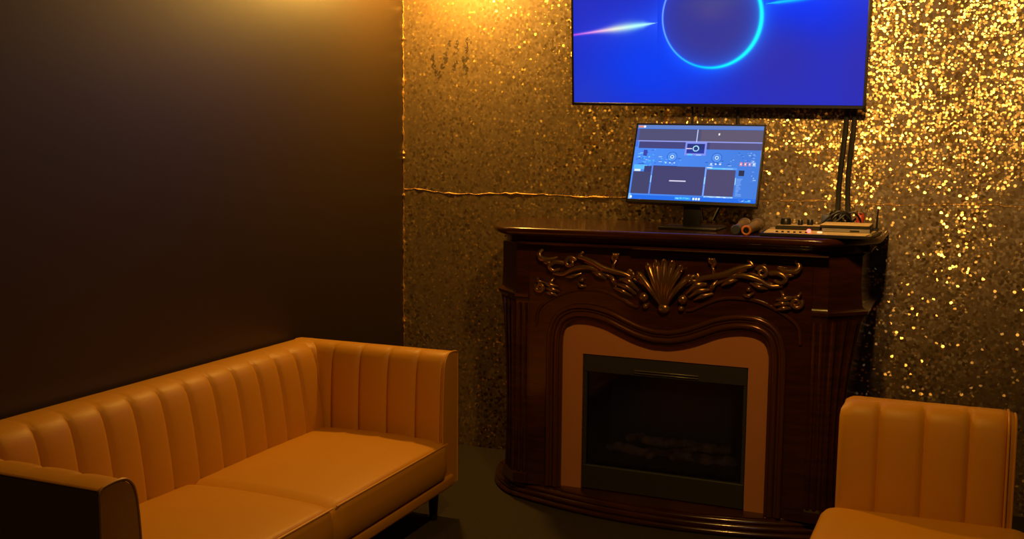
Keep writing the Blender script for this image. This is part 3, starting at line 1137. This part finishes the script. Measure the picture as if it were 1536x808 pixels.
def mon_picture(U, V):
    nx_, ny_ = U.shape[1], U.shape[0]
    r_ = np.random.default_rng(3)
    X = U / MW
    Y = 1 - V / MH          # from the top
    col = np.ones(U.shape + (3,)) * (np.array([70, 128, 226]) / 255.)
    def rect(x0, y0, x1, y1, c, a=1.0):
        mk = (X >= x0) & (X <= x1) & (Y >= y0) & (Y <= y1)
        col[mk] = col[mk] * (1 - a) + np.array(c) / 255. * a
    # brightness of the blue falls off upwards
    col[...] = col * (0.93 + .12 * (1 - X))[..., None]
    rect(0, 0, 1, .045, (92, 122, 190))
    rect(.008, .008, .055, .036, (225, 140, 120)); rect(.05, .01, .066, .036, (250, 250, 255))
    rect(0, .05, 1, .215, (78, 76, 112)); rect(.52, .05, 1, .215, (98, 88, 106), .7)
    rect(.03, .225, 1, .315, (66, 66, 120)); rect(.60, .225, 1, .315, (86, 82, 118), .7)
    rect(0, .212, 1, .226, (140, 150, 225))
    rect(.487, .05, .494, .225, (185, 200, 240))
    rect(0, .055, .02, .3, (64, 96, 190), .6)
    rect(.655, .10, .668, .125, (235, 235, 240))
    rect(0, .05, 1, .056, (60, 80, 150))
    # deck area
    for cx_ in (.312, .665):
        d = np.hypot((X - cx_) * MW, (Y - .425) * MH)
        for rr, wd, c in ((.021, .0012, (40, 95, 190)), (.015, .001, (110, 165, 240)), (.0065, .0016, (210, 235, 255))):
            mk = np.abs(d - rr) < wd
            col[mk] = np.array(c) / 255.
        mk = d < .0035
        col[mk] = np.array((60, 110, 200)) / 255.
    def dashes(x0, y0, x1, y1, n_, cs):
        for _ in range(n_):
            a, b_ = r_.uniform(x0, x1), r_.uniform(y0, y1)
            w_, h_ = r_.uniform(.006, .028), r_.uniform(.005, .012)
            rect(a, b_, min(a + w_, x1), min(b_ + h_, y1), cs[r_.integers(len(cs))], .8)
    cyan, dk, lt = (90, 205, 245), (36, 84, 176), (175, 205, 250)
    dashes(.02, .33, .17, .58, 46, [cyan, dk, lt, (60, 170, 230)])
    dashes(.17, .42, .40, .53, 14, [lt, dk, cyan])
    dashes(.58, .44, .80, .54, 12, [lt, dk])
    dashes(.82, .34, .97, .53, 34, [lt, dk, (120, 160, 235)])
    rect(.075, .34, .105, .42, (58, 66, 160))
    for k, c in enumerate(((235, 120, 130), (235, 130, 140), (200, 150, 190), (170, 205, 250))):
        rect(.846 + .033 * k, .475, .868 + .033 * k, .525, c, .75)
        rect(.852 + .033 * k, .49, .860 + .033 * k, .508, (250, 240, 245), .9)
    for k in range(3):
        rect(.26 + .035 * k, .50, .272 + .035 * k, .512, (190, 215, 250))
        rect(.62 + .035 * k, .50, .634 + .035 * k, .518, (215, 230, 250))
    # small video preview
    rect(.405, .225, .575, .40, (128, 140, 232))
    rect(.42, .245, .560, .372, (40, 52, 120)); rect(.42, .32, .560, .372, (40, 60, 165), .7)
    d = np.hypot((X - .492) * MW, (Y - .308) * MH)
    mk = np.abs(d - .0115) < .0020
    col[mk] = np.array((165, 225, 235)) / 255.
    rect(.415, .306, .463, .318, (232, 214, 240))
    rect(.43, .385, .47, .40, cyan); rect(.50, .39, .54, .40, lt)
    # file browser
    rect(.012, .54, .10, .60, (95, 190, 240), .8); rect(.02, .60, .07, .625, (220, 235, 250))
    rect(.012, .63, .158, .925, (66, 66, 104)); rect(.10, .555, .158, .63, (56, 60, 112))
    rect(.170, .552, .585, .925, (66, 64, 108)); rect(.170, .548, .36, .556, (40, 56, 120))
    rect(.598, .58, .822, .925, (76, 70, 108))
    rect(.598, .55, .83, .578, (88, 150, 232)); rect(.62, .56, .74, .572, cyan, .8); rect(.60, .553, .64, .562, (225, 240, 255)); rect(.72, .562, .80, .57, (150, 210, 245))
    rect(.160, .545, .168, .925, (95, 130, 220)); rect(.588, .545, .597, .925, (120, 160, 240))
    for xx in (.160, .588, .824):
        rect(xx, .68, xx + .009, .77, (150, 205, 250))
    rect(.314, .735, .444, .752, (214, 206, 232))
    rect(.60, .925, .822, .945, (150, 195, 248)); dashes(.60, .925, .80, .945, 18, [(225, 240, 255), (110, 170, 240)])
    rect(.846, .58, .890, .655, (44, 48, 74))
    for k in range(13):
        rect(.838, .69 + .018 * k, .838 + r_.uniform(.015, .05), .697 + .018 * k, (150, 185, 245), .7)
    dashes(.93, .57, .99, .72, 8, [(90, 130, 210), lt])
    # task bar
    rect(0, .945, 1, 1, (36, 104, 222))
    rect(0, .925, .02, 1, (120, 180, 250)); rect(.012, .955, .03, .985, (230, 240, 255))
    rect(.375, .952, .50, .985, (60, 165, 240), .8); dashes(.38, .955, .50, .982, 12, [cyan, (140, 220, 250)])
    for k in range(3):
        rect(.515 + .022 * k, .955, .529 + .022 * k, .985, (225, 240, 255))
    dashes(.86, .955, .985, .985, 16, [(215, 235, 255), cyan, (90, 150, 240)])
    return np.clip(col, 0, 1)


picture('display', lambda a, b_, c_: FM(a, b_, c_ + .0005), MW, MH, 420, 264, mon_picture, screen_mat('monitor_picture', 1.15), mon)

# ------------------------------------------------------------------ gear on the right end of the mantel
ZT = 1.2004
mx_ = thing('mixer', 'flat mixing board with tan panel and red light, front right of the mantel shelf', 'mixer', (-.46, 4.2, ZT))
mb_ = MB()
vs_ = [(-.668, 4.035, ZT + .001), (-.270, 4.035, ZT + .001), (-.243, 4.37, ZT + .001), (-.690, 4.37, ZT + .001)]
rings = []
for z, off in ((0, .003), (.002, 0), (.010, 0), (.0125, .003)):
    cx_, cy_ = -.468, 4.2
    rings.append([Vector((x + (off if x < cx_ else -off), y + (off if y < cy_ else -off), ZT + .0003 + z)) for x, y, _ in vs_])
mb_.loft(rings)
mb_.build('body', M['device'], mx_)
pm = MB()
zz = ZT + .0128
pm.loft([[Vector((-.655, 4.045, zz)), Vector((-.282, 4.045, zz)), Vector((-.258, 4.36, zz)), Vector((-.676, 4.36, zz))],
         [Vector((-.655, 4.045, zz + .0015)), Vector((-.282, 4.045, zz + .0015)), Vector((-.258, 4.36, zz + .0015)), Vector((-.676, 4.36, zz + .0015))]])
panel = pm.build('control_panel', M['panel_tan'], mx_, smooth=False)
zz += .0015
for k in range(6):
    f_ = MB()
    x = -.615 + k * .022
    f_.box((x, 4.075, zz), (x + .009, 4.090, zz + .005), .0015, 1)
    f_.build('fader', M['black_plastic'], panel)
MB().ball((-.4935, 4.105, zz + .006), .0090, 12).build('red_light', M['led_red'], mx_)
MB().box((-.463, 4.10, zz), (-.444, 4.118, zz + .006), .002, 1).build('lit_button', M['led_white'], mx_)
ZP = zz

ab = thing('audio_interface', 'low black box with tan top and three black knobs behind the mixing board front', 'audio box', (-.55, 4.3, ZP))
MB().box((-.640, 4.235, ZP + .0003), (-.466, 4.352, ZP + .0165), .002, 1).build('body', M['device'], ab)
MB().box((-.636, 4.239, ZP + .0165), (-.470, 4.348, ZP + .0180), .0006, 1).build('top_plate', M['panel_tan'], ab)
for x, y, r_, h in ((-.605, 4.275, .021, .026), (-.548, 4.275, .010, .020), (-.513, 4.30, .012, .022)):
    k = MB().lathe((x, y, ZP + .018), (0, 0, 1), [(r_, 0), (r_ * 1.02, h * .2), (r_ * .96, h * .9), (r_ * .85, h)], 16).build('knob', M['black_plastic'], ab)
    MB().lathe((x, y, ZP + .018 + h), (0, 0, 1), [(r_ * .8, 0), (r_ * .75, .0012)], 16).build('knob_cap', M['silver'], k)

rc = thing('wireless_receiver', 'stacked silver-fronted wireless receiver with antenna at the right mantel end', 'receiver', (-.36, 4.28, ZP))
MB().box((-.456, 4.19, ZP + .0003), (-.274, 4.362, ZP + .0165), .002, 1).build('body', M['device'], rc)
fp = MB().box((-.454, 4.186, ZP + .001), (-.276, 4.191, ZP + .0155), .001, 1).build('faceplate', M['silver'], rc)
MB().box((-.35, 4.184, ZP + .003), (-.315, 4.187, ZP + .009), .001, 1).build('display_window', M['black_plastic'], fp)
ant = MB().tube([(-.262, 4.345, ZP + .004), (-.262, 4.345, ZP + .03), (-.259, 4.345, ZP + .090)], [.0048, .004, .003], 8)
ant.box((-.277, 4.335, ZP + .001), (-.254, 4.356, ZP + .012), .002, 1)
ant.build('antenna', M['black_plastic'], rc)
sb = thing('flat_box', 'flat dark box with tan lid on top of the silver-fronted receiver', 'box', (-.36, 4.28, ZP + .0170))
MB().box((-.462, 4.182, ZP + .0170), (-.276, 4.366, ZP + .0265), .002, 1).build('body', M['device'], sb)
MB().box((-.460, 4.184, ZP + .0265), (-.278, 4.364, ZP + .0295), .001, 1).build('lid', M['panel_tan'], sb)

def microphone(p0, p1, label, ring):
    p0, p1 = Vector(p0), Vector(p1)
    t = thing('microphone', label, 'microphone', p0, 'handheld microphones on the mantel')
    ax = (p1 - p0).normalized()
    L_ = (p1 - p0).length
    MB().lathe(p0, ax, [(.0165, .004), (.0178, .010), (.0168, .04), (.0172, L_ * .45), (.0205, L_ * .70), (.0225, L_ * .78)], 20).build('handle', M['mic_body'], t)
    MB().lathe(p0 + ax * L_ * .78, ax, [(.0235, 0), (.0268, .006), (.0268, .014), (.0255, .018)], 20).build('collar', M['mic_mesh'], t)
    MB().lathe(p0 + ax * (L_ * .78 + .018), ax, [(.0255, 0), (.0265, .014), (.0245, .030), (.018, .042), (.008, .048), (.002, .049)], 20).build('grille', M['mic_mesh'], t)
    if ring:
        e = MB()
        n_ = 28
        a_ = ax.orthogonal().normalized()
        b_ = ax.cross(a_)
        pts = [p0 + ax * .006 + (a_ * math.cos(q * 2 * math.pi / n_) + b_ * math.sin(q * 2 * math.pi / n_)) * .0150 for q in range(n_ + 1)]
        e.tube(pts, .0048, 8)
        e.build('end_ring', M['ring_orange'], t)
        MB().lathe(p0, ax, [(.0115, .002), (.0125, .008)], 18).build('end_cap', M['black_plastic'], t)
    else:
        MB().lathe(p0 - ax * .002, ax, [(.0165, 0), (.0185, .004), (.0185, .022), (.0172, .026)], 20).build('end_cap', M['mic_blue'], t)
microphone((-.722, 4.045, 1.2190), (-.722, 4.33, 1.2275), 'handheld microphone with an orange end ring lying next to the mixing board', True)
microphone((-.766, 4.06, 1.2190), (-.777, 4.345, 1.2275), 'handheld microphone with a dark blue-grey end, left of the orange-ringed one', False)

# ------------------------------------------------------------------ cables on the wall
def cable(name, pts, r_, label, k=6):
    o = MB().tube(smooth_path(pts, k), r_, 8).build(name, M['rubber'])
    return tag(o, label, 'cable')
cable('cable', [(-.395, 4.715, 1.76), (-.397, 4.725, 1.66), (-.404, 4.72, 1.55), (-.412, 4.725, 1.42), (-.408, 4.72, 1.30), (-.395, 4.70, 1.213)], .011, 'thick black cable hanging from the television right end, right-hand one of the pair')
cable('cable', [(-.428, 4.715, 1.75), (-.431, 4.727, 1.64), (-.441, 4.722, 1.50), (-.449, 4.727, 1.38), (-.449, 4.72, 1.28), (-.452, 4.70, 1.213)], .011, 'thick black cable hanging from the television right end, left-hand one of the pair')
cable('cable', [(-.898, 4.70, 1.77), (-.897, 4.725, 1.68), (-.895, 4.72, 1.52), (-.92, 4.72, 1.38), (-.985, 4.68, 1.215)], .0075, 'black cable running down behind the monitor from the television middle')
cable('cable', [(-1.105, 4.70, 1.77), (-1.102, 4.725, 1.68), (-1.10, 4.72, 1.52), (-1.07, 4.72, 1.38), (-1.03, 4.68, 1.213)], .0045, 'thin black cable running down behind the monitor left half')
cb = thing('cable_bundle', 'tangle of black cables with a red plug lying behind the receiver', 'cables', (-.42, 4.62, 1.2))
t = MB()
for q in range(7):
    c0 = Vector((-.43 + random.uniform(-.05, .05), 4.60 + random.uniform(-.03, .03), 1.235))
    pts = []
    for j in range(9):
        an = j * .9 + q
        pts.append((c0.x + .045 * math.cos(an), c0.y + .03 * math.sin(an), 1.206 + .035 * (1 + math.sin(an * 1.3 + q))))
    t.tube(smooth_path(pts, 4), .0045, 7)
t.build('cord', M['rubber'], cb)
MB().lathe((-.350, 4.60, 1.204), (0.1, .1, 1), [(.013, 0), (.017, .008), (.017, .055), (.011, .066), (.006, .070)], 14).build('red_plug', M['red_plastic'], cb)
MB().box((-.50, 4.58, 1.201), (-.465, 4.62, 1.262), .006, 2).build('adapter', M['blue_plastic'], cb)
